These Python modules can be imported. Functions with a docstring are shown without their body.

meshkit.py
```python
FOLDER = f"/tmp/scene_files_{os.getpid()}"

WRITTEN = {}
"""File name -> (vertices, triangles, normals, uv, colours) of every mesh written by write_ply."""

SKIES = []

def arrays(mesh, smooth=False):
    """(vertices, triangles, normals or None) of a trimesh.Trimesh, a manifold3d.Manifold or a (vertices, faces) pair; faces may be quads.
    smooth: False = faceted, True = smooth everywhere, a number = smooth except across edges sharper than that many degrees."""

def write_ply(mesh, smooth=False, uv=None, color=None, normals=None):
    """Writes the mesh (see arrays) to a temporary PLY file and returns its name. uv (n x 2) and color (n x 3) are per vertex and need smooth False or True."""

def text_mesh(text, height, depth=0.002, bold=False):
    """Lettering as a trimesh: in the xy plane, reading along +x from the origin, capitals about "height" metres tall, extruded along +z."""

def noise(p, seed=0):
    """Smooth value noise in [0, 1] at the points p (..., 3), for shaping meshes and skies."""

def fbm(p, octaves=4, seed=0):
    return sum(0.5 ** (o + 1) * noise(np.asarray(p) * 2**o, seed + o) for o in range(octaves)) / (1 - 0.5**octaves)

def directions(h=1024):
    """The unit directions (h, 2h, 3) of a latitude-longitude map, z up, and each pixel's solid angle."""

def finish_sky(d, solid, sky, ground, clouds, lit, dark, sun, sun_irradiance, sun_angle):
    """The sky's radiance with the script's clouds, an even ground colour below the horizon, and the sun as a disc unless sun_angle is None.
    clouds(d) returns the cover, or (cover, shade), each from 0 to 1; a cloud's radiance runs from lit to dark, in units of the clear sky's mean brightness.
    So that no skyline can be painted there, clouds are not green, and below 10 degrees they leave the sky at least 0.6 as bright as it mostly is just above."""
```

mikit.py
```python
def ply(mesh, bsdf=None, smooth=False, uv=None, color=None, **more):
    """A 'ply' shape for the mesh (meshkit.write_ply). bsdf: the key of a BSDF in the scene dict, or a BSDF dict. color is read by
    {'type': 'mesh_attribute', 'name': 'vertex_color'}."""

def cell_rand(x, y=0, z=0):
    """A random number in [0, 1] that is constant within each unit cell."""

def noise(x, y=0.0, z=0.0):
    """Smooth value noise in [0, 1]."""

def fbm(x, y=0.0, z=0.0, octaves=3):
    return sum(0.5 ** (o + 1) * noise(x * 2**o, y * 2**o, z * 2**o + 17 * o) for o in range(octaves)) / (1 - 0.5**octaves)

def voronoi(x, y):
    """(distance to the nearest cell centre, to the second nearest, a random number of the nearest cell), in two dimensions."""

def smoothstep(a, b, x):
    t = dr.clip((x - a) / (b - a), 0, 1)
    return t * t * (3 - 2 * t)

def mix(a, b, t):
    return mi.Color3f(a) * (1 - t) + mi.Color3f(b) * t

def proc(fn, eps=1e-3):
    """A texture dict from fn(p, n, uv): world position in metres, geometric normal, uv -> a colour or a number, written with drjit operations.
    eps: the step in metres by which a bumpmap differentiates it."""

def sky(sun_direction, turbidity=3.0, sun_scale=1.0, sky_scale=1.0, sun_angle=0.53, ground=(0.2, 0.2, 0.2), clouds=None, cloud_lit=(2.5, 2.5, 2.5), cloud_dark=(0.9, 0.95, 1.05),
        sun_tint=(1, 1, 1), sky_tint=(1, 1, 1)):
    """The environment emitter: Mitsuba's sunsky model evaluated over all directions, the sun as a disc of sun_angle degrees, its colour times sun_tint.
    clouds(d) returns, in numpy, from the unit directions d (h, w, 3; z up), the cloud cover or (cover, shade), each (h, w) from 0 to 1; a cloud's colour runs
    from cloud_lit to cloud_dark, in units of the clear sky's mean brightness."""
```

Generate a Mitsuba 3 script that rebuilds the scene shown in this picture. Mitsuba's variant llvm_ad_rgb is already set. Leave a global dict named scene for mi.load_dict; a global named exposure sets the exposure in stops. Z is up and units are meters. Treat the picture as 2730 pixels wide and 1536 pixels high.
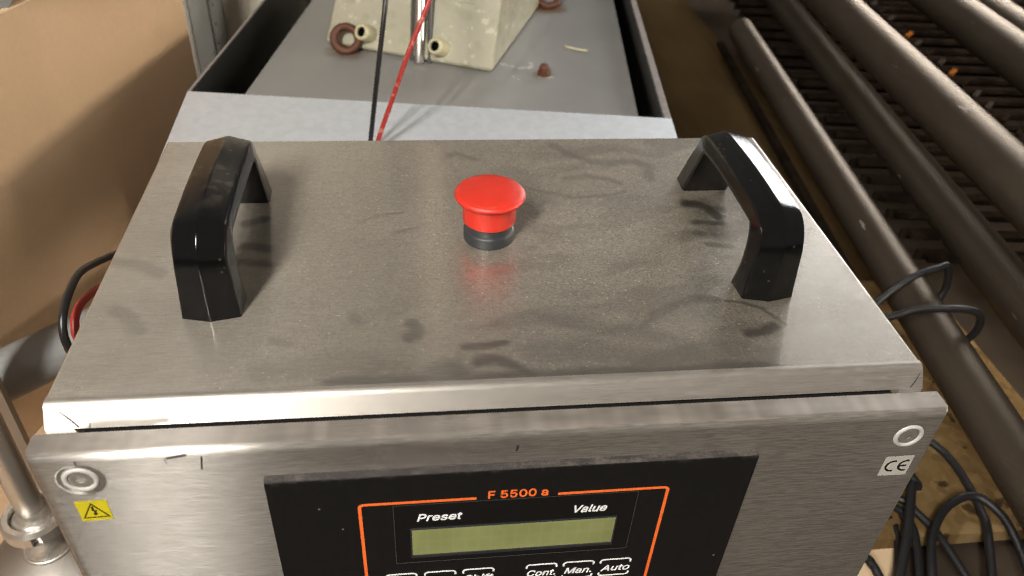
import math, random
import numpy as np, trimesh, manifold3d as m3
import mitsuba as mi, drjit as dr
import mikit, meshkit
from mikit import proc, noise, fbm, voronoi, cell_rand, smoothstep, mix

T = mi.ScalarTransform4f
random.seed(7); RNG = np.random.RandomState(7)
scene, labels = {}, {}
H = 0.30                      # height of the control box's top above the floor
def up(p): p = np.array(p, float); p[..., 2] += H; return p

# ---------------------------------------------------------------- camera
CAM = np.array([0.1586, -0.2532, 0.2552 + H])
RIGHT = np.array([0.99250236, -0.1117323, 0.04954747])
DOWN = np.array([-0.02965695, -0.6134108, -0.78920698])
FWD = np.array([0.11857286, 0.78182037, -0.61212531])
scene['camera'] = {'type': 'thinlens', 'fov': 65.2, 'fov_axis': 'x', 'near_clip': 0.02, 'far_clip': 60.0, 'aperture_radius': 0.0013, 'focus_distance': 0.42,
                   'to_world': T().look_at(origin=CAM.tolist(), target=(CAM + FWD).tolist(), up=(-DOWN).tolist())}
exposure = 0.45

# ---------------------------------------------------------------- light: the ceiling's dim bounce and lamps
scene['room_light'] = {'type': 'constant', 'radiance': {'type': 'rgb', 'value': [0.125, 0.114, 0.10]}}
scene['lamp_body'] = {'type': 'diffuse', 'reflectance': {'type': 'rgb', 'value': [0.6, 0.6, 0.58]}}
def lamp(key, pos, target, w, h, rad, label, tubes=((0, 1),)):
    pos, target = np.array(pos, float), np.array(target, float)
    f = (target - pos) / np.linalg.norm(target - pos)
    r = np.cross(f, [0, 0, 1.0]); r /= np.linalg.norm(r); u = np.cross(r, f)
    def q(a, b, c): return pos + r * a + u * b + f * c
    for k, (off, frac) in enumerate(tubes):
        a, c = off * w - frac * w / 2, off * w + frac * w / 2
        v = np.array([q(a, -h/2, 0), q(c, -h/2, 0), q(c, h/2, 0), q(a, h/2, 0)])
        fc = np.array([[0, 2, 1], [0, 3, 2]])
        if np.dot(np.cross(v[2] - v[0], v[1] - v[0]), f) < 0: fc = fc[:, ::-1]
        scene[key + '__tube' + ('_001' if k else '')] = {**mikit.ply(trimesh.Trimesh(v, fc, process=False), 'lamp_body'), 'emitter': {'type': 'area', 'radiance': {'type': 'rgb', 'value': rad}}}
    b = trimesh.creation.box([w + .02, h + .02, .04])
    M = np.eye(4); M[:3, 0], M[:3, 1], M[:3, 2], M[:3, 3] = r, u, f, pos - f * .024
    b.apply_transform(M)
    scene[key + '__housing'] = mikit.ply(b, 'lamp_body')
    labels[key] = {'label': label, 'category': 'lamp'}
K = 1.0
lamp('ceiling_lamp', (-.36, -.95, 1.34), (.2, .15, .3), .115, .55, [268*K, 255*K, 232*K], 'twin tube ceiling lamp above and left of the photographer', ((-.36, .26), (.36, .26)))
lamp('ceiling_lamp_001', (.23, 2.30, 1.75), (.2, .3, .3), .04, .12, [7*K, 6*K, 4.6*K], 'ceiling lamp far behind the steel box')
lamp('ceiling_lamp_002', (1.75, .12, .62), (-.1, .45, .25), .44, .26, [38*K, 34*K, 29*K], 'unseen light low on the right, placed to light the cardboard')  # unseen low source, placed to light the cardboard and throw its diagonal shadow
lamp('ceiling_lamp_003', (1.75, 1.95, .92), (.3, .1, .3), .9, .32, [19*K, 19*K, 18.7*K], 'unseen wide white source on the right, placed for the handle reflection')  # unseen bright source, placed so the right handle's bevel reflects white

# ---------------------------------------------------------------- materials
def rgb(*c): return {'type': 'rgb', 'value': list(c)}
def diffuse(key, c): scene[key] = {'type': 'twosided', 'b': {'type': 'diffuse', 'reflectance': c if isinstance(c, dict) else rgb(*c)}}
def plastic(key, c, a=.1, **k): scene[key] = {'type': 'twosided', 'b': {'type': 'roughplastic', 'diffuse_reflectance': c if isinstance(c, dict) else rgb(*c), 'alpha': a, **k}}
def metal(key, c, au, av=None):
    scene[key] = {'type': 'twosided', 'b': {'type': 'roughconductor', 'material': 'none', 'specular_reflectance': c if isinstance(c, dict) else rgb(*c), 'alpha_u': au, 'alpha_v': av or au, 'distribution': 'ggx'}}
def ptex(fn, eps=1e-3): return proc(fn, eps)

def brush(x, y):              # grain of brushed steel, drawn out along x
    return .5 * noise(x * 130, y * 3600) + .5 * noise(x * 240 + 40, y * 2100)

def dist_strokes(p, strokes):
    """closeness (0..1) to strokes [(width, strength, softness, [(x, y) mm ...])] lying in the plane of the lid"""
    out = mi.Float(0)
    px = p.x * 1000 + 3 * (noise(p.x * 60, p.y * 60, 3) - .5) + 1.2 * (noise(p.x * 350, p.y * 350, 5) - .5)
    py = p.y * 1000 + 3 * (noise(p.x * 60, p.y * 60, 9) - .5) + 1.2 * (noise(p.x * 350, p.y * 350, 11) - .5)
    for w, s, pts in strokes:
        best = mi.Float(1e6)
        for (ax, ay), (bx, by) in zip(pts[:-1], pts[1:]):
            dx, dy = bx - ax, by - ay
            t = dr.clip(((px - ax) * dx + (py - ay) * dy) / (dx * dx + dy * dy), 0, 1)
            best = dr.minimum(best, dr.square(px - ax - t * dx) + dr.square(py - ay - t * dy))
        out = dr.maximum(out, s * (1 - smoothstep(w * .3, w * 1.5, dr.sqrt(best))))
    return out
WIPES = [(4.2, .95, [(157, 47), (159.5, 42), (154, 37)]), (4, .5, [(127, 53), (131, 48)]), (2.8, .95, [(181, 28.7), (189, 29), (199, 31.7)]),
    (4, .95, [(185, 19.4), (193, 19.5), (202, 14.4), (210, 6.5)]), (7, .9, [(166, 10), (172, 15), (176, 11)]), (5.0, .9, [(120, 8), (167, 6.5), (212, 6.4), (258, 6.2), (316, 5.4), (352, 4)]),
    (3.4, .42, [(268, 36), (278, 46), (291, 54), (305, 58.7), (313, 58.3)]), (1.3, .5, [(313, 58.3), (325, 55), (336, 48), (343, 36)]),
    (6, .32, [(199, 44), (214, 48), (231, 45.6), (246, 40), (258, 36.6), (273, 33), (288, 23)]), (3.5, .75, [(322, 30.7), (331, 33), (337, 36)]),
    (2.2, .35, [(227.6, 174.5), (241, 167), (255, 160.5), (276, 162.6), (289, 167)]), (3, .35, [(255, 183.6), (268, 188), (282, 183), (289, 178)]),
    (4, .42, [(253, 229), (260, 220), (267, 212), (276, 205), (290, 204.5), (306, 205.7), (312, 197.5), (311, 182)]), (3, .5, [(177, 211), (188, 219), (200, 211)]),
    (.8, .8, [(126, 137.6), (140, 145.6), (154, 149.4)]), (.8, .8, [(147, 126.7), (163, 132)]), (4, .45, [(13.7, 64.7), (22.6, 58), (27.5, 49)]), (4.5, .4, [(1, 104.5), (13.7, 102), (27, 94.6)]),
    (4, .7, [(64.5, 140), (74, 143.7)]), (4, .65, [(66, 116), (82, 114)]), (3.5, .6, [(69, 101), (84, 99)]), (5.5, .8, [(325, 153), (331, 150), (335, 147), (340, 136)]), (5, .6, [(333, 146), (343, 145)]), (4, .7, [(326, 131), (340, 129)]), (3.2, .45, [(322, 119), (338, 117)]), (9, .38, [(333, 152), (335, 118)]), (2.5, .5, [(324, 108), (338, 106)]),
    (3, .35, [(91, 38), (97, 35)]), (9, .3, [(90, 16), (130, 20), (150, 14)]), (9, .35, [(215, 25), (250, 20), (290, 12)]), (1.0, .45, [(183, 216), (172, 201), (181, 190)]), (1.2, .4, [(206, 150), (214, 165), (219, 172)])]
def lid_dust(p, n, uv):
    x, y = p.x, p.y
    base = .48 + .10 * smoothstep(.05, .17, x) - .08 * smoothstep(.30, .40, x) + .07 * smoothstep(.02, .16, y)
    base += .16 * (fbm(x * 22, y * 22, 1, 4) - .5) + .14 * (noise(x * 12 + 3, y * 45) - .5) + (.10 + .10 * smoothstep(.06, .16, x)) * (fbm(x * 1300, y * 1300, 2, 2) - .5) + .10 * (brush(x, y) - .5)
    # broad half-wiped swirls across the middle and the front
    wx, wy = x + .02 * fbm(x * 18, y * 18, 5, 2), y + .03 * fbm(x * 14 + 7, y * 14, 8, 2)
    sw = smoothstep(.50, .66, fbm(wx * 20 + wy * 12, wy * 62 - wx * 16, 3, 3)) * smoothstep(.09, .17, x)
    front = (1 - smoothstep(.015, .062, y)) * smoothstep(.05, .16, x) * (1 - smoothstep(.34, .39, x))
    base *= 1 - .26 * sw - .26 * front * (.5 + fbm(x * 30, y * 80, 6, 3))
    base *= 1 - dist_strokes(p, WIPES)
    return dr.clip(base, .02, .97)
def lip_film(p, n, uv):
    x = p.x
    g = .20 + .28 * smoothstep(.10, .30, x) + .12 * (fbm(x * 25, p.z * 300, 4, 3) - .5) + .20 * (brush(x, p.z) - .5)
    dull = smoothstep(.55, .42, fbm(x * 60, p.z * 300, 9, 3) + 28 * dr.abs(x - .028) - .45) * smoothstep(H - .0055, H - .0080, p.z)
    return dr.clip(g + .10 * smoothstep(.55, .8, fbm(x * 60, p.z * 700, 7, 3)) + .7 * dull, .02, .9)
def dust_and_sheen_color(p, n, uv):
    x, y = p.x, p.y
    c = mix([.17, .147, .118], [.41, .368, .306], .6 * fbm(x * 900, y * 900, 5, 2) + .4 * noise(x * 1500, y * 2100, 2))
    c = mix(c, mix([.40, .36, .305], [.55, .505, .44], brush(x, y)), .7 * (1 - smoothstep(.02, .16, x)))  # paler towards the left: a warm bright reflection painted into the dust colour
    cx, cy = dr.floor(x * 700), dr.floor(y * 700)
    speck = dr.select((cell_rand(cx, cy, 8) > .986) & (n.z > .9), 1.0, 0.0) * smoothstep(.75, .45, dr.sqrt(dr.square(x * 700 - cx - .5) + dr.square(y * 700 - cy - .5)) * 1.6)
    return mix(c, [.62, .55, .42], .7 * speck)
def steel_tint(p, n, uv):
    g = brush(uv.x, uv.y)
    return mix([.50, .465, .42], [.72, .68, .63], g)
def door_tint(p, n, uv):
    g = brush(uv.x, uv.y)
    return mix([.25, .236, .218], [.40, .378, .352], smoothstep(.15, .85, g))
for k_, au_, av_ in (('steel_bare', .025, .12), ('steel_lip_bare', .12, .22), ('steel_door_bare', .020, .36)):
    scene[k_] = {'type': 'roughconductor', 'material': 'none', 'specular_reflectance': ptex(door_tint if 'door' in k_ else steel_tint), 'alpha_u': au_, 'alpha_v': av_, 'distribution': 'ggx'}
scene['steel_lid'] = {'type': 'twosided', 'b': {'type': 'blendbsdf', 'weight': ptex(lid_dust), 'a': {'type': 'ref', 'id': 'steel_bare'},
                      'b': {'type': 'roughplastic', 'diffuse_reflectance': ptex(dust_and_sheen_color), 'alpha': .35}}}
def door_marks(x, z, n):
    # rubbed black marks near the upper edge
    mk = [(.0536, .2912, .0541, .2880, .0003), (.0549, .2914, .0620, .2926, .0009), (.0684, .2912, .0672, .2836, .0005), (.019, .292, .0189, .290, .0005), (.2005, .2875, .2002, .2848, .0007)]
    m = mi.Float(0)
    for ax, az, bx, bz, wd in mk:
        dx, dz = bx - ax, bz - az
        t = dr.clip(((x - ax) * dx + (z - az) * dz) / (dx * dx + dz * dz), 0, 1)
        m = dr.maximum(m, 1 - smoothstep(wd * .5, wd * 1.3, dr.sqrt(dr.square(x - ax - t * dx) + dr.square(z - az - t * dz))))
    return m * (1 - smoothstep(.6, .75, n.z))
def door_film(p, n, uv):
    x, z = p.x, p.z
    w = .38 + .10 * smoothstep(.12, .34, x) + .06 * (fbm(x * 25, z * 25, 6, 3) - .5) + .17 * (brush(x, z) - .5)
    w += .45 * smoothstep(.8, 1.0, n.z) * (.6 + .8 * (fbm(x * 40, p.y * 200, 2, 2) - .5))
    m = door_marks(x, z, n)
    return dr.clip(dr.maximum(w, m * .97), .02, .95)
def film_color(p, n, uv):
    x, z = p.x, p.z
    c = mix([.22, .195, .17], [.33, .296, .262], .5 * fbm(x * 60, z * 900, 3, 2) + .5 * smoothstep(.2, .8, brush(x, z)))
    return mix(c, [.03, .028, .03], door_marks(x, z, n))
scene['steel_lip'] = {'type': 'twosided', 'b': {'type': 'blendbsdf', 'weight': ptex(lip_film), 'a': {'type': 'ref', 'id': 'steel_lip_bare'},
                      'b': {'type': 'roughplastic', 'diffuse_reflectance': ptex(film_color), 'alpha': .35}}}
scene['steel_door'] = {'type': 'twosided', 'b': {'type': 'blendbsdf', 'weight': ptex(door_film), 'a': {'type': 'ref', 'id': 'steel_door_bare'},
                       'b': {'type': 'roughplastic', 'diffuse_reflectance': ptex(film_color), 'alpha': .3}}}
plastic('gasket', (.012, .012, .012), .4)
def grip_dust(p, n, uv):
    d = smoothstep(.48, .72, fbm(p.x * 150, p.y * 150, p.z * 150, 5)) * smoothstep(.6, .95, n.z) * smoothstep(.065, .095, p.y) * (1 - smoothstep(.125, .15, p.y))
    d *= 1 - smoothstep(.2, .3, p.x)
    cx, cy, cz = p.x * 900, p.y * 900, p.z * 900
    sp = dr.select(cell_rand(cx, cy, cz) > .9975, .5, 0.0)
    return mix([.0028, .0028, .003], [.075, .062, .045], dr.clip(d * .28 + sp, 0, 1))
scene['black_plastic'] = {'type': 'twosided', 'b': {'type': 'roughplastic', 'diffuse_reflectance': ptex(grip_dust), 'alpha': .045}}
def button_col(p, n, uv):
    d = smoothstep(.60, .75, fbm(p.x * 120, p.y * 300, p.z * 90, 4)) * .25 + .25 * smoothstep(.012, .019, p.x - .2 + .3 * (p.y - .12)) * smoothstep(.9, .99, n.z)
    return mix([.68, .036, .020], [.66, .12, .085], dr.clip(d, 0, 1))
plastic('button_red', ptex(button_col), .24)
plastic('collar_grey', (.036, .040, .044), .2)
def panel_col(p, n, uv):
    cx, cz = dr.floor(p.x * 1100), dr.floor(p.z * 1100)
    edge = smoothstep(.2742, .2765, p.z)
    scr = dr.select(cell_rand(cx, cz, 3) > .99985, .4, 0.0) + smoothstep(.70, .80, noise(p.x * 420, p.z * 260)) * edge * .025
    return mix([.0085, .0085, .0088], [.5, .48, .46], dr.clip(scr, 0, 1))
scene['panel_black'] = {'type': 'twosided', 'b': {'type': 'roughplastic', 'diffuse_reflectance': ptex(panel_col), 'alpha': .17}}
def rim_col(p, n, uv):
    d = fbm(p.x * 160, p.y * 500, 0, 3) * .6 + .25 * noise(p.x * 1400, p.y * 1400) + .22 * smoothstep(.12, .3, p.x)
    return mix([.035, .03, .033], [.15, .135, .118], smoothstep(.35, .95, d) * .8 + .1)
plastic('panel_rim', ptex(rim_col), .3)
plastic('window_black', (.0065, .0065, .007), .08)
plastic('line_grey', (.07, .07, .07), .3)
diffuse('print_orange', (.85, .16, .035)); diffuse('print_white', (.80, .80, .79)); diffuse('print_black', (.012, .012, .012))
def lcd_col(p, n, uv):
    u, v = (p.x - .1545) * 168, (p.z - H + .0795) * 116           # two faint rows of sixteen character cells
    gap = dr.maximum(dr.abs(u - dr.floor(u) - .5), dr.abs(v - dr.floor(v) - .5))
    return mix([.225, .245, .095], [.285, .30, .13], fbm(p.x * 60, p.z * 60, 3, 2)) * (1 - .045 * smoothstep(.40, .36, gap))
plastic('lcd_green', ptex(lcd_col), .16)
plastic('lcd_frame', (.03, .032, .035), .25)
plastic('sticker_yellow', (.66, .56, .02), .3); plastic('sticker_grey', (.52, .49, .44), .3); plastic('triangle_ink', (.035, .03, .008), .4)
plastic('washer_white', (.52, .50, .475), .25)
scene['screw_steel'] = {'type': 'twosided', 'b': {'type': 'blendbsdf', 'weight': .55, 'a': {'type': 'roughconductor', 'material': 'none', 'specular_reflectance': rgb(.62, .59, .55), 'alpha': .22}, 'b': {'type': 'diffuse', 'reflectance': rgb(.24, .226, .205)}}}
def galv(p, n, uv):
    a, b, c = voronoi(p.x * 170, p.y * 170)
    return mix([.58, .615, .66], [.66, .70, .75], .5 * c + .5 * fbm(p.x * 260, p.y * 260, 1, 3))
scene['galvanised'] = {'type': 'twosided', 'b': {'type': 'blendbsdf', 'weight': .55,
    'a': {'type': 'roughconductor', 'material': 'none', 'specular_reflectance': ptex(galv), 'alpha': .35}, 'b': {'type': 'diffuse', 'reflectance': ptex(galv)}}}
def plate_col(p, n, uv):
    c = mix([.25, .248, .245], [.32, .315, .308], fbm(p.x * 14, p.y * 14, 2, 4))
    c = mix(c, [.28, .275, .262], .22 * smoothstep(.5, .8, fbm(p.x * 160, p.y * 50, 4, 3)))
    for (ax, ay, r_, s) in ((.0935, .584, .020, .55), (.330, .730, .022, .8), (.296, .525, .010, .35)):
        d = dr.sqrt(dr.square(p.x - ax) + dr.square(p.y - ay))
        c = mix(c, [.16, .085, .035], s * (1 - smoothstep(r_ * .6, r_ * 1.4, d + .012 * (fbm(p.x * 120, p.y * 120, 0, 3) - .5))))
    # pale drips of dried paint beside the rusty stud
    for (ax, ay, bx, by, w) in ((.253, .552, .271, .541, .0016), (.271, .541, .284, .543, .0013), (.287, .554, .283, .540, .0017), (.291, .519, .303, .517, .0026), (.262, .520, .270, .510, .0011)):
        dx, dy = bx - ax, by - ay
        t = dr.clip(((p.x - ax) * dx + (p.y - ay) * dy) / (dx * dx + dy * dy), 0, 1)
        d = dr.sqrt(dr.square(p.x - ax - t * dx) + dr.square(p.y - ay - t * dy)) + .004 * (noise(p.x * 400, p.y * 400) - .5)
        c = mix(c, [.50, .48, .45], .8 * (1 - smoothstep(w * .5, w * 1.5, d)))
    return c
scene['grey_plate'] = {'type': 'twosided', 'b': {'type': 'roughplastic', 'diffuse_reflectance': ptex(plate_col), 'alpha': .3}}
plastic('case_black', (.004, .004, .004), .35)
def cut_edge(p, n, uv): return mix([.20, .185, .185], [.30, .27, .26], fbm(p.x * 300, p.y * 300, 0, 2))
diffuse('case_edge', ptex(cut_edge))
def block_col(p, n, uv):
    c = mix([.34, .322, .235], [.435, .41, .31], fbm(p.x * 45, p.y * 45, p.z * 45, 4))
    c = mix(c, [.30, .30, .19], .65 * smoothstep(.52, .72, fbm(p.x * 70 + 9, p.y * 70, p.z * 70, 4)))
    c = mix(c, [.62, .58, .45], .6 * smoothstep(.66, .76, fbm(p.x * 130, p.y * 130 + 5, p.z * 130, 3)))
    return c
plastic('block_cream', ptex(block_col), .3)
plastic('nozzle_cream', (.56, .52, .34), .3); diffuse('hole_black', (.01, .012, .01))
def rust_col(p, n, uv): return mix([.070, .021, .009], [.15, .050, .022], fbm(p.x * 260, p.y * 260, p.z * 260, 4))
scene['rust'] = {'type': 'twosided', 'b': {'type': 'bumpmap', 'arbitrary': {'type': 'proc', **{k: v for k, v in proc(lambda p, n, uv: .0008 * fbm(p.x * 700, p.y * 700, p.z * 700, 3)).items() if k != 'type'}}, 'scale': 1.0,
                 'b': {'type': 'roughplastic', 'diffuse_reflectance': ptex(rust_col), 'alpha': .4}}}
plastic('rod_edge_grey', (.09, .088, .085), .3)  # dark grey for the channel edges on both sides of the rod
metal('rod_steel', (.62, .60, .57), .12)
plastic('wire_black', (.014, .014, .015), .16); plastic('cable_black', (.017, .017, .019), .28)
def wire_red_col(p, n, uv): return mix([.34, .032, .026], [.50, .19, .15], .8 * smoothstep(.60, .72, fbm(p.x * 260, p.y * 260, p.z * 260, 3)))
plastic('wire_red', ptex(wire_red_col), .2)
def card_col(p, n, uv):
    c = mix([.46, .312, .190], [.525, .363, .226], fbm(p.x * 9, p.y * 9, p.z * 9, 3))
    return c * (.92 + .10 * fbm(p.x * 700, p.y * 700, p.z * 250, 2) + .012 * noise((.302 * p.x + .953 * p.y) * 280, p.z * 6) + .03 * noise(p.x * 3, p.y * 3, p.z * 40))
diffuse('cardboard', ptex(card_col)); diffuse('cardboard_edge', (.68, .51, .33))
plastic('rail_grey', (.13, .128, .115), .35); plastic('post_grey', (.36, .355, .32), .3); plastic('cream_paint', (.66, .60, .48), .35); plastic('post_edge', (.48, .44, .37), .3)
def pipe_col(p, n, uv):
    c = mix([.034, .0265, .020], [.057, .046, .036], fbm(p.x * 30, p.y * 12, p.z * 30, 4))
    sc = smoothstep(.80, .86, fbm(p.x * 140, p.y * 30, p.z * 140, 3))
    return mix(c, [.42, .38, .36], .5 * sc)
scene['pipe_brown'] = {'type': 'twosided', 'b': {'type': 'roughplastic', 'diffuse_reflectance': ptex(pipe_col), 'specular_reflectance': rgb(.80, .67, .55), 'alpha': .22}}
def slat_col(p, n, uv): return mix([.006, .0045, .0035], [.026, .018, .013], fbm(p.x * 60, p.y * 60, 2, 3))
diffuse('slat_dark', ptex(slat_col)); diffuse('link_grey', (.045, .036, .029)); diffuse('link_orange', (.26, .09, .018))
def chip_col(p, n, uv):
    a, b, k = voronoi(p.x * 150 + 1.5 * noise(p.x * 90, p.y * 90), p.y * 110)
    c = mix([.10, .062, .026], [.20, .13, .058], .6 * k + .4 * fbm(p.x * 60, p.y * 60, 0, 3))
    c = mix(c, [.27, .185, .095], .6 * smoothstep(.62, .74, fbm(p.x * 45 + 4, p.y * 45, 1, 3)))
    return mix(c, [.03, .018, .01], .85 * smoothstep(.70, .78, fbm(p.x * 80, p.y * 80 + 7, 1, 3)))
diffuse('chipboard', ptex(chip_col))
def floor_col(p, n, uv): return mix([.03, .022, .016], [.06, .046, .035], fbm(p.x * 12, p.y * 12, 0, 4))
diffuse('floor_brown', ptex(floor_col))
scene['polished_steel'] = {'type': 'twosided', 'b': {'type': 'blendbsdf', 'weight': .3, 'a': {'type': 'roughconductor', 'material': 'none', 'specular_reflectance': rgb(.68, .655, .62), 'alpha': .15}, 'b': {'type': 'diffuse', 'reflectance': rgb(.42, .40, .37)}}}; metal('satin_steel', (.50, .47, .43), .30); metal('weld_steel', (.72, .68, .63), .22)
plastic('grey_pipe_paint', (.30, .305, .305), .35); plastic('dark_weld', (.05, .042, .035), .4)

# ---------------------------------------------------------------- mesh helpers
def add(key, mesh, bsdf, smooth=30, label=None, cat=None, group=None, kind=None):
    scene[key] = mikit.ply(mesh, bsdf, smooth=smooth)
    tag(key, label, cat, group, kind)
    return key
def tag(key, label=None, cat=None, group=None, kind=None):
    d = {k: v for k, v in (('label', label), ('category', cat), ('group', group), ('kind', kind)) if v}
    if d: labels[key] = {**labels.get(key, {}), **d}
def add_brushed(key, mesh, bsdf, smooth=30, label=None):
    """brushed sheet metal: the grain runs along x"""
    m = trimesh.graph.smooth_shade(mesh, angle=np.radians(smooth), facet_minarea=None)
    v = np.array(m.vertices)
    uv = np.stack([v[:, 0] + .37 * v[:, 1] * 0 + 0.31 * v[:, 1], v[:, 1] + v[:, 2]], 1)
    scene[key] = mikit.ply(trimesh.Trimesh(v, np.array(m.faces), process=False), bsdf, smooth=True, uv=uv)
    tag(key, label)
def box(lo, hi): 
    b = trimesh.creation.box(np.array(hi) - np.array(lo)); b.apply_translation((np.array(hi) + np.array(lo)) / 2); return b
def rbox(lo, hi, r, n=24):
    lo, hi = np.array(lo, float), np.array(hi, float)
    s = [m3.Manifold.sphere(r, n).translate([x, y, z]) for x in (lo[0]+r, hi[0]-r) for y in (lo[1]+r, hi[1]-r) for z in (lo[2]+r, hi[2]-r)]
    return man(m3.Manifold.batch_hull(s))
def man(m):
    q = m.to_mesh(); return trimesh.Trimesh(q.vert_properties[:, :3], q.tri_verts, process=True)
def cat(*ms): return trimesh.util.concatenate([m for m in ms])
def frame(d):
    d = np.array(d, float) / np.linalg.norm(d); a = np.array([0, 0, 1.0]) if abs(d[2]) < .9 else np.array([1.0, 0, 0])
    s = np.cross(d, a); s /= np.linalg.norm(s); return s, np.cross(s, d), d
def spline(pts, n=8):
    p = np.array(pts, float); q = np.vstack([2*p[0]-p[1], p, 2*p[-1]-p[-2]]); out = []
    for i in range(1, len(q) - 2):
        for t in np.arange(n) / n:
            a, b, c, d = q[i-1:i+3]
            out.append(.5 * (2*b + (c-a)*t + (2*a-5*b+4*c-d)*t*t + (3*b-a-3*c+d)*t**3))
    return np.array(out + [p[-1]])
def tube(pts, r, n=14, smooth=8, caps=True):
    p = spline(pts, smooth) if smooth else np.array(pts, float)
    t = np.gradient(p, axis=0); t /= np.linalg.norm(t, axis=1, keepdims=True)
    s, b, _ = frame(t[0]); rings = []; ang = np.arange(n) * 2 * np.pi / n
    rr = np.broadcast_to(r, len(p))
    for i in range(len(p)):
        s = s - t[i] * np.dot(s, t[i]); s /= np.linalg.norm(s); b = np.cross(t[i], s)
        rings.append(p[i] + rr[i] * (np.cos(ang)[:, None] * s + np.sin(ang)[:, None] * b))
    return loft(rings, caps)
def loft(rings, caps=True):
    rings = [np.array(r) for r in rings]; n = len(rings[0]); v = np.vstack(rings); f = []
    for i in range(len(rings) - 1):
        for j in range(n):
            a, b, c, d = i*n+j, i*n+(j+1) % n, (i+1)*n+(j+1) % n, (i+1)*n+j
            f += [[a, b, c], [a, c, d]]
    if caps:
        for base, rev in ((0, True), ((len(rings)-1)*n, False)):
            k = len(v); v = np.vstack([v, v[base:base+n].mean(0)])
            for j in range(n):
                q = [base+j, base+(j+1) % n, k]; f.append(q[::-1] if rev else q)
    m = trimesh.Trimesh(v, np.array(f), process=False); m.fix_normals(); return m
def lathe(prof, origin=(0, 0, 0), axis=(0, 0, 1), n=64):
    s, b, d = frame(axis); ang = np.arange(n) * 2 * np.pi / n
    rings = [np.array(origin) + d * z + max(r, 1e-5) * (np.cos(ang)[:, None] * s + np.sin(ang)[:, None] * b) for r, z in prof]
    return loft(rings, False)
def prism(poly, z0, z1):      # polygon (k, 2) or two polygons of one length, from z0 to z1
    a, b = (poly if isinstance(poly, tuple) else (poly, poly))
    return loft([np.c_[np.array(a, float), np.full(len(a), z0)], np.c_[np.array(b, float), np.full(len(b), z1)]])
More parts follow.
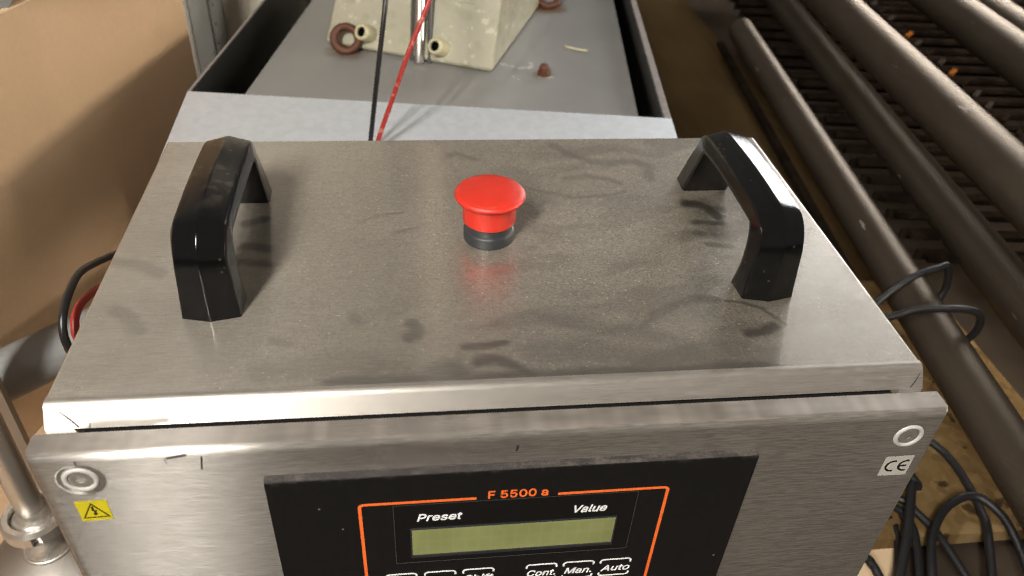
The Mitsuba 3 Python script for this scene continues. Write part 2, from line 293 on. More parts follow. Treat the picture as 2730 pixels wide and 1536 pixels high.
def beam(a, b, w, h, upv=(0, 0, 1)):
    a, b = np.array(a, float), np.array(b, float); d = (b - a) / np.linalg.norm(b - a)
    s = np.cross(d, upv); s /= np.linalg.norm(s); u = np.cross(s, d)
    sec = [(-w/2, -h/2), (w/2, -h/2), (w/2, h/2), (-w/2, h/2)]
    return loft([[q + s * x + u * y for x, y in sec] for q in (a, b)])
def onface(poly, y, t):       # polygon(s) in (x, z) printed on a plane facing -y, thickness t towards the viewer
    from shapely.geometry import Polygon
    g = poly if hasattr(poly, 'area') else Polygon(poly)
    ms = [trimesh.creation.extrude_polygon(k, t, engine='earcut') for k in getattr(g, 'geoms', [g])]
    m = cat(*ms); v = np.array(m.vertices)
    m = trimesh.Trimesh(np.c_[v[:, 0], y - v[:, 2], v[:, 1]], np.array(m.faces)[:, ::1], process=False); m.fix_normals(); return m
def text_on(text, x0, x1, z, h, y, slant=0.0, t=.00012, fat=0.0):
    """lettering from x0 to x1 with its baseline at z on a plane facing -y"""
    m = meshkit.text_mesh(text, 1.0, 1.0, bold=True); v = np.array(m.vertices)
    sx = (x1 - x0) / (v[:, 0].max() - v[:, 0].min() + slant * 1.0 * h / (x1 - x0) * 0)
    X = x0 + (v[:, 0] - v[:, 0].min()) * sx * (1 - slant * h / (x1 - x0)) + v[:, 1] * h * slant
    m = trimesh.Trimesh(np.c_[X, y - v[:, 2] * t, z + v[:, 1] * h], np.array(m.faces), process=False); m.fix_normals(); return m

# ---------------------------------------------------------------- the setting
add('floor', box((-3, -3, -.02), (4, 5, 0)), 'floor_brown', False, 'dark brown workshop floor under the equipment', kind='structure')

# ---------------------------------------------------------------- control box
B = 'control_box'
labels[B] = {'label': 'dusty brushed stainless steel control box with red mushroom button and two black handles', 'category': 'control box'}
def S3(r, x, y, z): return m3.Manifold.sphere(r, 32).translate([x, y, z])
body = m3.Manifold.batch_hull([S3(.0020, x, y, z) for x in (.0020, .398) for y, z in ((.0062, H - .0020), (.2370, H - .0020), (.2370, .03), (.0062, .03))])
add_brushed(B + '__body', man(body), 'steel_lid')
# front lip: a rolled edge that slopes down behind the door
LP = [(.0064, 0)] + [(.0052 - .0042 * math.sin(t), -.0042 + .0042 * math.cos(t)) for t in np.linspace(.05, 1.02, 10)]
LP += [(LP[-1][0] - .0048, LP[-1][1] - .0075)]
LP = [(y, z) for y, z in LP] + [(.0064, -.02)]
lip = loft([[(x, y, H + z + .00004) for y, z in LP] for x in (.0006, .0016, .398, .3994)])
add_brushed(B + '__front_lip', lip, 'steel_lip', 40)
for k, (xa, sg) in enumerate(((.0, 1), (.400, -1))):    # the ends of the lip run on down behind the door
    n_ = len(LP); y1, z1 = LP[-2]; y0, z0 = LP[-3]; dy, dz = (y1 - y0) / (z1 - z0), 0
    q = [(.0006, z1 + .0002), (.0122, z1 + .0002), (.0172, -.0150), (.0040, -.0150)]
    add_brushed(B + '__front_lip__end' + ('_001' if k else ''), loft([[(xa + sg * x, y1 + dy * (z - z1) + o, H + z) for x, z in q] for o in (0, .008)]), 'steel_lip', 30)
add(B + '__gasket', box((.0165, -.0099, .03), (.3835, -.0008, H - .0105)), 'gasket', False)
for k, (a, b) in enumerate((((.0060, LP[-3][0] + .0001, H - .0026), (.0145, LP[-2][0] + .0005, H - .0090)), ((.3985, LP[-3][0] + .0001, H - .0026), (.3930, LP[-2][0] + .0005, H - .0090)))):
    add(B + '__weld_seam' + ('_001' if k else ''), tube([a, np.add(np.multiply(a, .5), np.multiply(b, .5)) + [.0003, 0, 0], b], .00045, 8, 6), 'dark_weld', True)

# front door: one sheet with rounded borders and a shallow dimple round each screw
def door_mesh(x0, x1, z0, z1, yb, yf, r, dimples):
    def axis(a, b, c):
        e = [r * (1 - math.cos(t)) for t in np.linspace(0, np.pi/2, 7)]
        mid = set(np.linspace(a + r, b - r, 90)[1:-1].tolist())
        for q in c: mid |= {q + t for t in np.linspace(-.013, .013, 29)}
        mid = sorted(m for m in mid if a + r * 1.02 < m < b - r * 1.02)
        return np.array([a + t for t in e] + mid + [b - t for t in e[::-1]])
    xs, zs = axis(x0, x1, [d[0] for d in dimples]), axis(z0, z1, [d[1] for d in dimples])
    X, Z = np.meshgrid(xs, zs, indexing='ij')
    def drop(t, a, b):
        d = np.clip(np.minimum(t - a, b - t), 0, r); return r - np.sqrt(np.maximum(r*r - (r-d)**2, 0))
    dx, dz = drop(X, x0, x1), drop(Z, z0, z1)
    Y = yf + np.minimum(r, np.hypot(dx, dz) if False else np.maximum(dx, dz) + .35 * np.minimum(dx, dz))
    for cx, cz in dimples:
        d = np.hypot(X - cx, Z - cz); Y += .00025 * (1 - np.clip((d - .0074) / .0022, 0, 1)**2 * (3 - 2*np.clip((d - .0074) / .0022, 0, 1)))
    V = np.stack([X, Y, Z], -1); nx, nz = len(xs), len(zs); idx = np.arange(nx*nz).reshape(nx, nz)
    f = np.concatenate([np.stack([idx[:-1, :-1], idx[1:, :-1], idx[1:, 1:]], -1).reshape(-1, 3), np.stack([idx[:-1, :-1], idx[1:, 1:], idx[:-1, 1:]], -1).reshape(-1, 3)])
    v = V.reshape(-1, 3)
    rim = np.concatenate([idx[:, 0], idx[-1, 1:], idx[-2::-1, -1], idx[0, -2:0:-1]])
    k0 = len(v); back = v[rim].copy(); back[:, 1] = yb; v = np.vstack([v, back]); m = len(rim); j = np.arange(m); j2 = (j + 1) % m
    side = np.concatenate([np.stack([rim[j], k0 + j, k0 + j2], -1), np.stack([rim[j], k0 + j2, rim[j2]], -1)])
    v = np.vstack([v, [[(x0+x1)/2, yb, (z0+z1)/2]]]); bk = np.stack([k0 + j2, k0 + j, np.full(m, len(v)-1)], -1)
    mesh = trimesh.Trimesh(v, np.vstack([f, side, bk]), process=False)
    mesh.fix_normals(); return mesh
SCREWS = [(.0184, H - .0193), (.3858, H - .0204)]
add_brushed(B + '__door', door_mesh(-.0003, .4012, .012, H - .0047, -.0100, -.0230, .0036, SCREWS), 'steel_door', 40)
tag(B + '__door', 'brushed steel front door')
for k, (x, z) in enumerate(SCREWS):
    s = B + '__door__screw' + ('_001' if k else '')
    w = [(.0050, -.0004), (.0050, .0010), (.0053, .0015), (.0062, .0018), (.0070, .0014), (.0074, .0006), (.0075, -.0008)]
    add(B + '__door__washer' + ('_001' if k else ''), lathe(w, (x, -.0219, z), (0, -1, 0)), 'washer_white', 50)
    head = m3.Manifold.cylinder(.0016, .0048, .0044, 40).translate([0, 0, -.0008]) - m3.Manifold.cube([.0056, .0013, .003], True).rotate([0, 0, 20 + 50*k]).translate([0, 0, .0006]) - m3.Manifold.cube([.0013, .0056, .003], True).rotate([0, 0, 20 + 50*k]).translate([0, 0, .0006])
    head = man(head - m3.Manifold.cylinder(.001, .0012, .0022, 24).translate([0, 0, .0003])); v = np.array(head.vertices)
    head = trimesh.Trimesh(np.c_[x + v[:, 0], -.0221 - v[:, 2], z + v[:, 1]], np.array(head.faces)[:, ::-1], process=False); head.fix_normals()
    add(s, head, 'screw_steel', 30)

# operating panel
YP, YD = -.0275, -.0230
P = B + '__operating_panel'
add(P, box((.0920, YP, H - .165), (.3114, YD + .0005, H - .0232)), 'panel_black', False, 'black keypad panel on the door')
add(P + '__upper_rim', box((.0918, YP + .0006, H - .0236), (.3112, YD + .0004, H - .0229)), 'panel_rim', False)
from shapely.geometry import LineString, Polygon, Point
from shapely import affinity
def rz(pts): return [(x, H + z) for x, z in pts]
def stroke(pts, w, join=1, cap=2): return LineString(rz(pts)).buffer(w / 2, join_style=join, cap_style=cap)
def arc(cx, cz, r, a0, a1, n=8): return [(cx + r * math.cos(math.radians(a)), cz + r * math.sin(math.radians(a))) for a in np.linspace(a0, a1, n)]
yo = YP - .0001
ow = .00155
add(P + '__orange_line', cat(onface(stroke([(.1827, -.0411)] + arc(.1327, -.0432, .0021, 90, 180) + [(.1305, -.158)], ow), yo, .00012),
                             onface(stroke([(.2200, -.0413)] + arc(.2698, -.0434, .0021, 90, 0) + [(.2719, -.158)], ow), yo, .00012)), 'print_orange', False)
add(P + '__title', text_on('F 5500 a', .1879, .2154, H - .0417, .0050, yo), 'print_orange', False, 'orange lettering F 5500 a')
add(P + '__display_window', onface(Polygon(rz([(.1454, -.0432), (.2580, -.0432), (.2580, -.0872), (.1454, -.0872)])), yo, .00006), 'window_black', False)
add(P + '__display_window__edge', onface(Polygon(rz([(.1452, -.0430), (.2582, -.0430), (.2582, -.0875), (.1452, -.0875)])).difference(Polygon(rz([(.14545, -.0432), (.25795, -.0432), (.25795, -.0871), (.14545, -.0871)]))), yo, .00009), 'line_grey', False)
lc = P + '__display'
add(lc, onface(Polygon(rz([(.1531, -.0611), (.2496, -.0611), (.2496, -.0811), (.1531, -.0811)])), yo - .00006, .0001), 'lcd_green', False, 'blank green liquid crystal display')
add(lc + '__frame', onface(Polygon(rz([(.1524, -.0605), (.2501, -.0605), (.2501, -.0829), (.1524, -.0829)])).difference(Polygon(rz([(.1530, -.0610), (.2497, -.0610), (.2497, -.0812), (.1530, -.0812)]))), yo - .00006, .0006), 'lcd_frame', False)
add(P + '__lettering', text_on('Preset', .1557, .1768, H - .0549, .0049, yo - .0002, .24), 'print_white', False, 'white lettering Preset')
add(P + '__lettering_001', text_on('Value', .2274, .2450, H - .0557, .0050, yo - .0002, .24), 'print_white', False, 'white lettering Value')
KEYS = [(.1394, .1549, None), (.1583, .1739, None), (.1771, .1928, 'Shift'), (.2087, .2245, 'Cont.'), (.2274, .2434, 'Man.'), (.2463, .2624, 'Auto')]
for k, (a, b, word) in enumerate(KEYS):
    key = P + '__key' + (f'_{k:03d}' if k else '')
    m_ = cat(onface(stroke([(a + .0004, -.0992)] + arc(a + .0022, -.0984, .0019, 180, 90) + arc(b - .0022, -.0984, .0019, 90, 0) + [(b - .0004, -.0992)], .0010, 1, 1), yo, .00012),
             onface(stroke([(a + .0004, -.1080)] + arc(a + .0022, -.1084, .0019, 180, 270) + arc(b - .0022, -.1084, .0019, 270, 360) + [(b - .0004, -.1080)], .0010, 1, 1), yo, .00012))
    add(key, m_, 'print_white', False)
    if word:
        wx = {'Shift': (.1774, .1930), 'Cont.': (.2090, .2250), 'Man.': (.2285, .2436), 'Auto': (.2474, .2630)}[word]
        add(key + '__lettering', text_on(word, wx[0], wx[1], H - .1062, .0047, yo, .24), 'print_white', False, 'white lettering ' + word)

# stickers
S1 = B + '__warning_sticker'
add(S1, onface(Polygon(rz([(.0120, -.0329), (.0250, -.0327), (.0250, -.0456), (.0122, -.0463)])), YD - .0001, .00012), 'sticker_yellow', False, 'yellow high voltage warning sticker')
tri = Polygon(rz([(.0183, -.0341), (.0245, -.0438), (.0130, -.0443)]))
add(S1 + '__triangle', onface(tri.difference(tri.buffer(-.00062, join_style=2)), YD - .00022, .0001), 'triangle_ink', False)
bolt = Polygon(rz([(.0181, -.0366), (.0187, -.0366), (.0185, -.0389), (.0196, -.0393), (.0189, -.0412), (.0196, -.0411), (.0186, -.0425), (.0179, -.0412), (.0184, -.0412), (.0188, -.0396), (.0178, -.0391)]))
add(S1 + '__bolt', onface(bolt.buffer(.00018), YD - .00022, .0001), 'triangle_ink', False)
S2 = B + '__grey_sticker'
add(S2, onface(Polygon(rz([(.3797, -.0345), (.3942, -.0343), (.3944, -.0485), (.3797, -.0483)])), YD - .0001, .00012), 'sticker_grey', False, 'pale grey CE mark sticker')
def half_ring(cx, cz, r, w):
    g = Point(cx, cz + H).buffer(r, 48).difference(Point(cx, cz + H).buffer(r - w, 48))
    return g.difference(Polygon(rz([(cx + r * .22, cz - 1), (cx + 1, cz - 1), (cx + 1, cz + 1), (cx + r * .22, cz + 1)])))
ce = half_ring(.3853, -.0414, .0041, .0011).union(half_ring(.3919, -.0414, .0041, .0011)).union(Polygon(rz([(.3880, -.0409), (.3922, -.0409), (.3922, -.0420), (.3880, -.0420)])))
add(S2 + '__lettering', onface(ce, YD - .00022, .0001), 'print_black', False, 'black CE mark')

# handles
OUT = [(53.0+4, 0), (57.3, 8), (57.4, 16), (57.6, 30), (59.2, 36.5), (62.3, 41.5), (66.6, 45.0), (72.6, 47.0), (90, 48.0), (107, 48.3), (130, 47.8), (146, 46.8), (152.5, 44.8), (157.5, 40.2), (162.5, 30), (167.6, 20), (176.5, 0)]
INN = [(73.0, 0), (70.6, 8), (68.8, 16), (68.2, 26), (68.8, 33), (69.6, 36.5), (70.9, 38.8), (73.2, 39.9), (90, 40.2), (107, 40.2), (126, 39.6), (138.5, 38.8), (141.6, 38.0), (143.6, 36), (146.8, 29.5), (151.4, 20), (161.0, 0)]
def handle_mesh(x0, y0, sy, sz):
    o, i = spline(OUT, 9) / 1000, spline(INN, 9) / 1000
    rings = []
    for a, b in zip(o, i):
        t = np.linalg.norm(a - b); e = (a - b) / t
        t *= 1000; wo = 13.9 - 2.2 * min(1, max(0, a[1] * 1000 / 34)); wi = 14.7
        f = lambda v: -(wi + (wo - wi) * v / t)
        sec = [(-12.4, 0), (-13.8, .5), (f(2.2), 2.2), (f(3), 3.0), (f(t - 1.9), t - 1.9), (f(t - 1.3), t - 1.3), (-wo - .02, t - .6), (-wo + .35, t + .0), (-wo + 1.0, t + .24), (-wo + 1.6, t + .40), (-.8, t + 3.02), (0, t + 3.18)]
        sec = sec + [(-u, v) for u, v in sec[-2::-1]]
        ring = []
        for u, v in sec:
            q = b + e * v / 1000
            ring.append((x0 + u / 1000, y0 + (q[0] - .058) * sy, H + max(q[1], 0) * sz + (.0 if q[1] > 0 else .0001)))
        rings.append(ring)
    return loft(rings)
add(B + '__handle', handle_mesh(.0602, .0575, 1.0, 1.0), 'black_plastic', 28, 'left black handle with dust on its grip')
add(B + '__handle_001', handle_mesh(.3415, .0590, 1.045, .965), 'black_plastic', 28, 'right black handle')

# mushroom button
cx, cy = .2000, .1205
b_ = B + '__mushroom_button'
cap = [(.0001, .0318), (.006, .0317), (.012, .0312), (.0165, .0304), (.0185, .0297), (.0194, .0286), (.0195, .0277), (.0189, .0266), (.0176, .0257), (.0160, .0251), (.0150, .0243), (.01485, .0228), (.01475, .0126), (.0142, .0121), (.013, .0121)]
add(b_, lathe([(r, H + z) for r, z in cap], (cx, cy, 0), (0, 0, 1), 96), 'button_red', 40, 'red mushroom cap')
col = [(.0131, .0128), (.0130, .0078), (.0132, .0070), (.0138, .0066), (.0142, .0059), (.0142, .0008), (.0138, .0001)]
add(b_ + '__collar', lathe([(r, H + z) for r, z in col], (cx, cy, 0), (0, 0, 1), 96), 'collar_grey', 40, 'dark grey collar under the red cap')

# ---------------------------------------------------------------- sheet metal case behind the box
CO, CU, CW = np.array([-.0339, .428, 0]), np.array([.9908, -.1357, 0]), np.array([.1357, .9908, 0])
def cl(u, v, z): return CO + CU * u + CW * v + np.array([0, 0, H + z])
def cprism(pts, z0, z1): return loft([[cl(u, v, z0) for u, v in pts], [cl(u, v, z1) for u, v in pts]])
W_ = .4227
C_ = 'sheet_metal_case'
labels[C_] = {'label': 'open sheet metal case with galvanised front flange behind the control box', 'category': 'case'}
add(C_ + '__front_flange', cprism([(0.0, 0), (W_, 0), (W_, -.125), (.021, -.125)], -.0515, -.050), 'galvanised', False, 'bright galvanised front flange')
add(C_ + '__front_wall', cprism([(0, 0.0), (W_, 0.0), (W_, -.0015), (0, -.0015)], -.29, -.0517), 'galvanised', False)
add(C_ + '__side_wall', cprism([(0, .0005), (.0022, .0005), (.0022, .62), (0, .62)], -.29, -.050), 'case_edge', False)
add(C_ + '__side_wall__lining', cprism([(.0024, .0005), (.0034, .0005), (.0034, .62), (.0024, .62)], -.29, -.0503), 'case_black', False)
add(C_ + '__side_wall_001', cprism([(W_ - .006, .0005), (W_, .0005), (W_, .62), (W_ - .006, .62)], -.29, -.050), 'case_edge', False)
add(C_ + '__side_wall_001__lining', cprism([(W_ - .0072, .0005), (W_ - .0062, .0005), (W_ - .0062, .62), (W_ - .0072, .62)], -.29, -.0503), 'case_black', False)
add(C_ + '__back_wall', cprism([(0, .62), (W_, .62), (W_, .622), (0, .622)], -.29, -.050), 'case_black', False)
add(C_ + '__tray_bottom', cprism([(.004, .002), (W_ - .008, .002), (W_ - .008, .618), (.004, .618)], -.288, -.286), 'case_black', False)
pl = [cl(u, v, 0)[:2] for u, v in ((.0300, .002), (W_ - .0205, .002), (W_ - .0170, .60), (.0375, .60))]
add(C_ + '__inner_plate', prism(np.array(pl), H - .082, H - .075), 'grey_plate', False, 'grey painted inner plate with rust stains')
add(C_ + '__screw', lathe([(.0001, .0016), (.0022, .0013), (.0034, .0002), (.0034, 0)], cl(.4085, -.075, -.05), (0, 0, 1), 24), 'screw_steel', 40)
add(C_ + '__paper_label', cprism([(.283, -.0790), (.41, -.0765), (.41, -.12), (.283, -.12)], -.0498, -.0495), 'washer_white', False, 'white label strip behind the lid')
add('grey_cable', tube(up([(.398, .560, -.12), (.409, .612, -.11), (.422, .610, -.112), (.431, .582, -.122), (.428, .552, -.14)]), .0045), 'link_grey', True, 'pale grey cable end inside the dark gap of the case', 'cable')

# rusty pieces on the plate
add('rusty_ring', lathe([(.0085 + .0042 * (1 - math.cos(t)) , .0046 * math.sin(t)) for t in np.linspace(0, 2*np.pi, 25)], up([.0930, .5840, -.0615]), (.05, -.72, .55), 64), 'rust', True, 'rusty iron ring leaning against the left of the cream block', 'ring')
add('rusty_ring_001', lathe([(.0085 + .0042 * (1 - math.cos(t)), .0046 * math.sin(t)) for t in np.linspace(0, 2*np.pi, 25)], up([.3310, .7350, -.0640]), (-.05, -.62, .75), 64), 'rust', True, 'dark rusty iron ring to the right of the cream block', 'ring')
stud = [(.0001, .0122), (.0026, .0120), (.0044, .0110), (.0053, .0090), (.0055, .0040), (.0068, .0036), (.0068, 0)]
add('rusty_stud', lathe(stud, up([.2955, .5235, -.0752]), (0, -.1, 1), 24), 'rust', 40, 'small rusty stud standing on the grey plate', 'stud')
add('metal_pin', tube(up([(.330, .598, -.0737), (.341, .590, -.0735), (.353, .5855, -.0737)]), .0014, 8), 'nozzle_cream', True, 'short thin pin lying at the right of the grey plate', 'pin')

# cream block with two nozzles
bl, br, brb = np.array([.0732, .6015]), np.array([.2414, .5256]), np.array([.3216, .7357])
fn_, rn_ = np.array([-.411, -.911]), np.array([.934, -.357])
blb = bl + (brb - br) * .95 + np.array([-.02, .02])
HB = .085
K_ = 'cream_block'
labels[K_] = {'label': 'stained cream cast block with two round nozzles on the grey plate', 'category': 'block'}
base = np.array([bl, br, brb, blb]); top = np.array([bl - fn_*.052 + [.004, 0], br - fn_*.052 - rn_*.006, brb - rn_*.05, blb])
hull = m3.Manifold.batch_hull([m3.Manifold.sphere(.004, 16).translate([p[0] - d[0], p[1] - d[1], H - .0705 + z]) for q, z in ((base, 0), (top, HB)) for p, d in zip(q, [fn_*.004 , fn_*.004 + rn_*.004, rn_*.004, np.zeros(2)])])
add(K_ + '__body', man(hull), 'block_cream', 30)
fup = np.array([-fn_[0]*.052, -fn_[1]*.052, HB]); fup /= np.linalg.norm(fup)          # up the sloping front face
fal = np.array([*(br - bl), 0]) / np.linalg.norm(br - bl); fnn = np.cross(fal, fup); fnn = fnn if fnn[1] < 0 else -fnn
F0 = np.array([*bl, H - .072])
def ff(a, s, o=0): return F0 + fal * a + fup * s + fnn * o
def slab(a0, a1, s0, s1, o0, o1):
    return loft([[ff(a0, s0, o), ff(a1, s0, o), ff(a1 - (s1-s0)*.55, s1, o), ff(a0, s1, o)] for o in (o0, o1)])
add(K_ + '__upper_plate', slab(.094, .1545, .062, .12, -.004, .0032), 'block_cream', False)
for k, (a, s) in enumerate(((.0455, .0150), (.1280, .0135))):
    nz = K_ + '__nozzle' + ('_001' if k else '')
    ax = fnn + np.array([-.30, -.12, .05]); ax /= np.linalg.norm(ax)
    pr_ = [(.0047, .006), (.0047, .0165), (.0054, .0178), (.0070, .0180), (.0082, .0170), (.0087, .0150), (.0097, -.006)]
    add(nz, lathe(pr_, ff(a, s, -.001), ax, 40), 'nozzle_cream', 40)
    add(nz + '__bore', lathe([(.0045, .0160), (.0044, .0060), (.0001, .0060)], ff(a, s, -.001), ax, 32), 'hole_black', 40)
add('steel_rod', tube([up([.1686, .5530, -.075]), up([.1715, .5770, -.020]), up([.177, .615, .06])], .0052, 28, 4), 'rod_steel', True, 'shiny steel rod standing against the front of the cream block', 'rod')
add('steel_angle', cat(beam(up([.1782, .5535, -.075]), up([.1870, .614, .06]), .003, .006, (.4, -.9, 0)), beam(up([.1610, .5600, -.075]), up([.1690, .620, .06]), .003, .004, (.4, -.9, 0))), 'rod_edge_grey', False, 'grey channel edges behind the shiny rod on the cream block', 'channel')

# ---------------------------------------------------------------- wires
add('black_wire', tube(up([(.152, .40, .145), (.1465, .355, .088), (.1430, .332, .063), (.1370, .322, .026), (.1310, .318, -.012), (.1255, .315, -.047), (.115, .310, -.10)]), .0019), 'wire_black', True, 'thin black wire hanging down behind the control box beside the red one', 'wire')
add('red_wire', tube(up([(.197, .40, .145), (.1845, .355, .092), (.1755, .334, .066), (.1585, .324, .028), (.1440, .319, -.010), (.1315, .316, -.044), (.115, .312, -.10)]), .0019), 'wire_red', True, 'thin red wire hanging down behind the control box beside the black one', 'wire')
add('black_wire_001', tube(up([(.03, .190, -.06), (0.0, .178, -.041), (-.012, .158, -.030), (-.020, .136, -.022), (-.0215, .116, -.0145), (-.0205, .098, -.0125), (-.020, .084, -.015), (-.020, .077, -.021), (-.0195, .0745, -.030), (-.0185, .0775, -.040), (-.010, .09, -.06)]), .0021), 'wire_black', True, 'black wire loop sticking out at the left side of the control box', 'wire')
add('red_wire_001', tube(up([(.01, .150, -.05), (-.012, .132, -.0345), (-.017, .118, -.028), (-.019, .104, -.0245), (-.0195, .095, -.0245), (-.0195, .0885, -.028), (-.018, .085, -.036), (-.008, .09, -.055)]), .0022), 'wire_red', True, 'red wire loop sticking out at the left side of the control box', 'wire')

# ---------------------------------------------------------------- cardboard box on the left
wd = np.array([.302, .953, 0]); wn = np.array([.953, -.302, 0]); W0 = np.array([-.1374, .3838, .03])
def wp(s, z, o=0): return W0 + wd * s + wn * o + np.array([0, 0, H + z])
def wslab(q, o0, o1): return loft([[wp(s, z, o) for s, z in q] for o in (o0, o1)])
D_ = 'cardboard_box'
labels[D_] = {'label': 'tall brown cardboard box at the left of the steel control box', 'category': 'cardboard box'}
add(D_ + '__side_panel', wslab([(-.62, -.325), (.226, -.325), (.226, .004), (-.62, .004)], -.004, 0), 'cardboard', False)
add(D_ + '__side_panel__cut_edge', wslab([(-.62, .0042), (.226, .0042), (.226, .0056), (-.62, .0056)], -.004, .0002), 'cardboard_edge', False)
add(D_ + '__flap', wslab([(-.62, -.05), (.226, -.05), (.226, .16), (-.62, .16)], -.030, -.027), 'cardboard', False)
add(D_ + '__bottom_panel', loft([[wp(-.62, z, .001), wp(.2, z, .001), wp(.2, z, .06), wp(-.62, z, .20)] for z in (-.327, -.323)]), 'cardboard', False)
# grey strip crossing the top left corner
add('grey_rail', beam(up([-.1180, .409, .087]), up([-.2015, .341, -.050]), .020, .004, (.45, -.70, .55)), 'rail_grey', False, 'grey steel rail crossing the top left corner in front of the cardboard', 'rail')
# shelf upright and panel behind
U_ = 'shelf_upright'
labels[U_] = {'label': 'grey perforated shelf upright behind the cardboard box', 'category': 'shelf upright'}
add(U_ + '__front_edge', box((-.1340, .846, H - .30), (-.1300, .852, H + .1)), 'post_edge', False)
add(U_ + '__web', box((-.1300, .850, H - .30), (-.1052, .853, H + .1)), 'post_grey', False)
add(U_ + '__return_edge', box((-.1052, .853, H - .30), (-.1030, .8575, H + .1)), 'rail_grey', False)
fl_ = m3.Manifold.cube([.016, .003, .40]).translate([-.1030, .853, 0])
for k in range(14): fl_ = fl_ - m3.Manifold.cylinder(.02, .0023, .0023, 14, True).rotate([90, 0, 0]).translate([-.0985, .854, .028 + .0255 * k])
add(U_ + '__perforated_flange', man(fl_), 'post_grey', 30)
add('painted_board', box((-.20, .858, 0), (.12, .868, H + .35)), 'cream_paint', False, 'cream painted board behind the perforated shelf upright', 'board')

# ---------------------------------------------------------------- steel fitting and grey pipe, bottom left
G_ = 'pipe_fitting'
labels[G_] = {'label': 'polished steel pipe with slotted union nut on a steel dome, bottom left', 'category': 'pipe fitting'}
gx, gy = -.1075, .1190
add(G_ + '__tube', tube([(gx, gy, H - .232), (gx, gy, H - .05), (gx, gy, H + .10)], .0088, 40, 0), 'polished_steel', True)
add(G_ + '__liner', lathe([(.0088, -.214), (.0105, -.2165), (.0108, -.2195), (.0120, -.2215), (.0148, -.2235), (.0150, -.2262)], (gx, gy, H), (0, 0, 1), 64), 'polished_steel', 40)
nut = m3.Manifold.revolve(m3.CrossSection([[(.0156, -.0075), (.0190, -.0075), (.0212, -.0052), (.0212, .0030), (.0192, .0060), (.0156, .0060)]]), 72)
for k in range(4): nut = nut - m3.Manifold.cube([.010, .0062, .0095], True).translate([.0212, 0, -.002]).rotate([0, 0, -70 + 90 * k])
nut = man(nut); nut.apply_translation([gx, gy, H - .2250])
add(G_ + '__union_nut', nut, 'polished_steel', 25)
add(G_ + '__spout', lathe([(.0125, -.2325), (.0120, -.246), (.0130, -.2520), (.0165, -.2556)], (gx, gy, H), (0, 0, 1), 64), 'polished_steel', 40)
add(G_ + '__weld_bead', lathe([(.0150, -.2543), (.0164, -.2538), (.0174, -.2549), (.0176, -.2566)], (gx, gy, H), (0, 0, 1), 64), 'weld_steel', True)
add(G_ + '__dome', lathe([(.0160, -.2558), (.0300, -.2600), (.0420, -.2680), (.0500, -.2790), (.0520, -.2960)], (gx, gy, H), (0, 0, 1), 64), 'satin_steel', True)
add('steel_post', box((-.1590, .190, 0), (-.1385, .196, H + .1)), 'satin_steel', False, 'dull steel strip standing behind the polished pipe', 'strip')
add('grey_pipe', tube(up([(-.182, .218, -.20), (-.08, .312, -.20), (.04, .424, -.20)]), .0205, 40, 2), 'grey_pipe_paint', True, 'thick grey pipe lying in shadow behind the left side of the control box', 'pipe')

# ---------------------------------------------------------------- boards on the floor, right
add('chipboard_sheet', box((.30, .088, .0105), (.735, .420, .0230)), 'chipboard', False, 'golden brown chipboard sheet lying on the floor right of the control box', 'board')
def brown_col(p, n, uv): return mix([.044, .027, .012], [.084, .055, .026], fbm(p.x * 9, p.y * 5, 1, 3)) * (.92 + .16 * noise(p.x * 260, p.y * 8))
diffuse('board_dark', ptex(brown_col))  # darker, smoother tone than the chipboard in front
add('brown_board', box((.30, .4215, .0105), (.735, 1.9, .0222)), 'board_dark', False, 'smooth dark brown board on the floor between the metal case and the pipes', 'board')
add('cardboard_sheet', loft([[(x, y, z) for x, y in ((.40, -.06), (.500, .02), (.548, .108), (.40, .14))] for z in (.005, .0095)]), 'cardboard_edge', False, 'pale cardboard scrap under the coiled cables at the lower right', 'cardboard')

# steel pipes, each with a hollow end
def pipe(key, a, b, r, label):
    a, b = np.array(a), np.array(b); d = (b - a) / np.linalg.norm(b - a); L = np.linalg.norm(b - a)
    prof = [(r * .82, .03), (r * .82, .001), (r * .86, 0), (r * .97, 0), (r, .0015)] + [(r, L * t) for t in (.25, .5, .75)] + [(r, L - .0015), (r * .97, L), (r * .86, L), (r * .82, L - .001), (r * .82, L - .03)]
    add(key, lathe(prof, a, d, 48), 'pipe_brown', 40, label, 'pipe', None)
pipe('steel_pipe', up([.5875, -.06, -.200]), up([.7035, 1.00, -.200]), .0205, 'brown grey steel pipe nearest the control box, looped by a black cable')
pipe('steel_pipe_001', up([.700, -.06, -.205]), up([.868, 1.45, -.205]), .0240, 'second steel pipe from the control box, half in shadow')
pipe('steel_pipe_002', up([.655, -.04, -.080]), up([.787, 1.50, -.080]), .0255, 'third steel pipe from the control box, brightly lit with pale scratches')
pipe('steel_pipe_003', up([.818, -.04, -.080]), up([.950, 1.50, -.080]), .0255, 'fourth steel pipe from the control box, near the upper right corner')
pipe('steel_pipe_004', up([.880, -.04, -.085]), up([1.012, 1.50, -.085]), .0240, 'last steel pipe, cut by the upper right corner of the photo')
add('steel_rail', beam(up([.590, .26, -.222]), up([.672, 1.00, -.222]), .010, .008), 'slat_dark', False, 'narrow brown steel rail along the left side of the nearest pipe', 'rail')
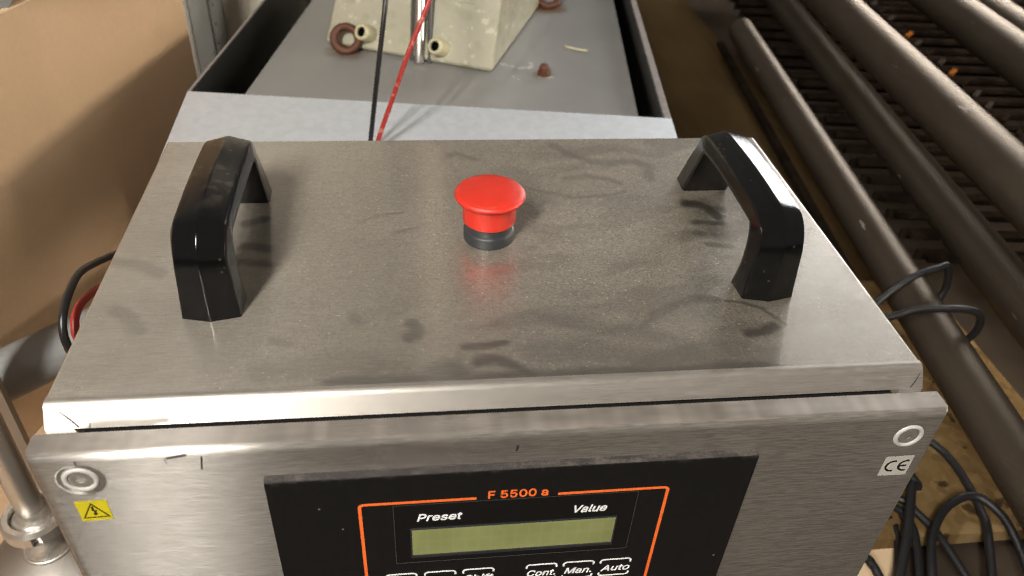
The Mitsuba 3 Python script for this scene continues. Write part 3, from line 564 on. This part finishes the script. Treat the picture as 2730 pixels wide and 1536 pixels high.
# slatted belt under the pipes
V_ = 'slatted_belt'
labels[V_] = {'label': 'dark rusty slatted belt lying below the steel pipes', 'category': 'conveyor belt'}
pd = np.array([.0872, .9962, 0]); pn = np.array([.9962, -.0872, 0])
def bp(a, s, z): return np.array([.66, 0, H + z]) + pn * a + pd * s
for k in range(27):
    s = .38 + .040 * k
    add(V_ + '__slat' + (f'_{k:03d}' if k else ''), cat(beam(bp(.0, s, -.215 + .002 * (k % 3)), bp(.9, s, -.215 + .002 * ((k + 1) % 3)), .012, .006), beam(bp(.0, s + .019, -.224), bp(.9, s + .019, -.224), .004, .012)), 'slat_dark', False)
j = 0
for col_, off in enumerate((.145, .215, .245)):
    for k in range(24):
        s = .50 + .040 * k
        a_ = off + .004 * RNG.rand()
        add(V_ + '__link' + (f'_{j:03d}' if j else ''), beam(bp(a_, s, -.206), bp(a_ + .018, s + .020, -.206), .006, .004), 'link_orange' if (col_ == 2 and k in (9, 13)) else ('link_grey' if RNG.rand() < .5 else 'slat_dark'), False); j += 1

# ---------------------------------------------------------------- black cables at the right
CB = [('black_cable', [(.40, .30, -.20), (.52, .245, -.235), (.590, .200, -.268), (.611, .173, -.270), (.616, .151, -.270), (.615, .126, -.270), (.612, .107, -.270), (.606, .089, -.268), (.597, .071, -.268), (.577, .030, -.272)], .0034, 'black cable running down from behind the door over the chipboard'),
      ('black_cable_001', [(.515, .010, -.285), (.529, .040, -.262), (.541, .065, -.258), (.555, .084, -.258), (.573, .100, -.258), (.592, .108, -.256), (.605, .107, -.256), (.613, .096, -.257), (.617, .081, -.260), (.618, .055, -.270), (.61, .0, -.285)], .0034, 'black cable bent in an arch at the lower right corner'),
      ('black_cable_002', [(.43, .19, -.26), (.520, .135, -.268), (.551, .116, -.268), (.554, .107, -.268), (.560, .089, -.268), (.562, .070, -.268), (.566, .030, -.272)], .0032, 'black cable passing slantwise under the arched cable'),
      ('black_cable_003', [(.50, .17, -.20), (.556, .125, -.251), (.552, .119, -.252), (.540, .099, -.253), (.522, .070, -.255), (.495, .030, -.262)], .0037, 'thick black cable hanging straight down beside the door edge'),
      ('black_cable_004', [(.47, .14, -.24), (.542, .111, -.270), (.543, .103, -.270), (.545, .091, -.270), (.536, .067, -.270), (.520, .030, -.274)], .0032, 'black cable just right of the straight hanging one'),
      ('black_cable_005', [(.45, .115, -.25), (.535, .109, -.279), (.536, .097, -.279), (.531, .082, -.279), (.520, .062, -.279), (.505, .035, -.280)], .0032, 'black cable lying on the pale cardboard near the door edge'),
      ('black_cable_006', [(.42, .11, -.25), (.490, .073, -.270), (.496, .064, -.270), (.497, .058, -.270), (.497, .045, -.272), (.49, .02, -.276)], .0034, 'short piece of black cable showing under the door edge'),
      ('black_cable_007', [(.632, .288, -.226), (.650, .293, -.212), (.658, .296, -.190), (.650, .296, -.165), (.639, .293, -.164), (.617, .289, -.168), (.595, .279, -.172), (.573, .264, -.172), (.556, .250, -.170), (.546, .240, -.169), (.542, .232, -.169), (.548, .228, -.168), (.565, .231, -.166), (.585, .235, -.164), (.610, .235, -.164), (.633, .235, -.166), (.647, .234, -.172), (.654, .236, -.192), (.647, .240, -.213), (.630, .243, -.226)], .0033, 'black cable looped over the pipe nearest the control box')]
for key, pts, r, lab in CB: add(key, tube(up(pts), r), 'cable_black', True, lab, 'cable')
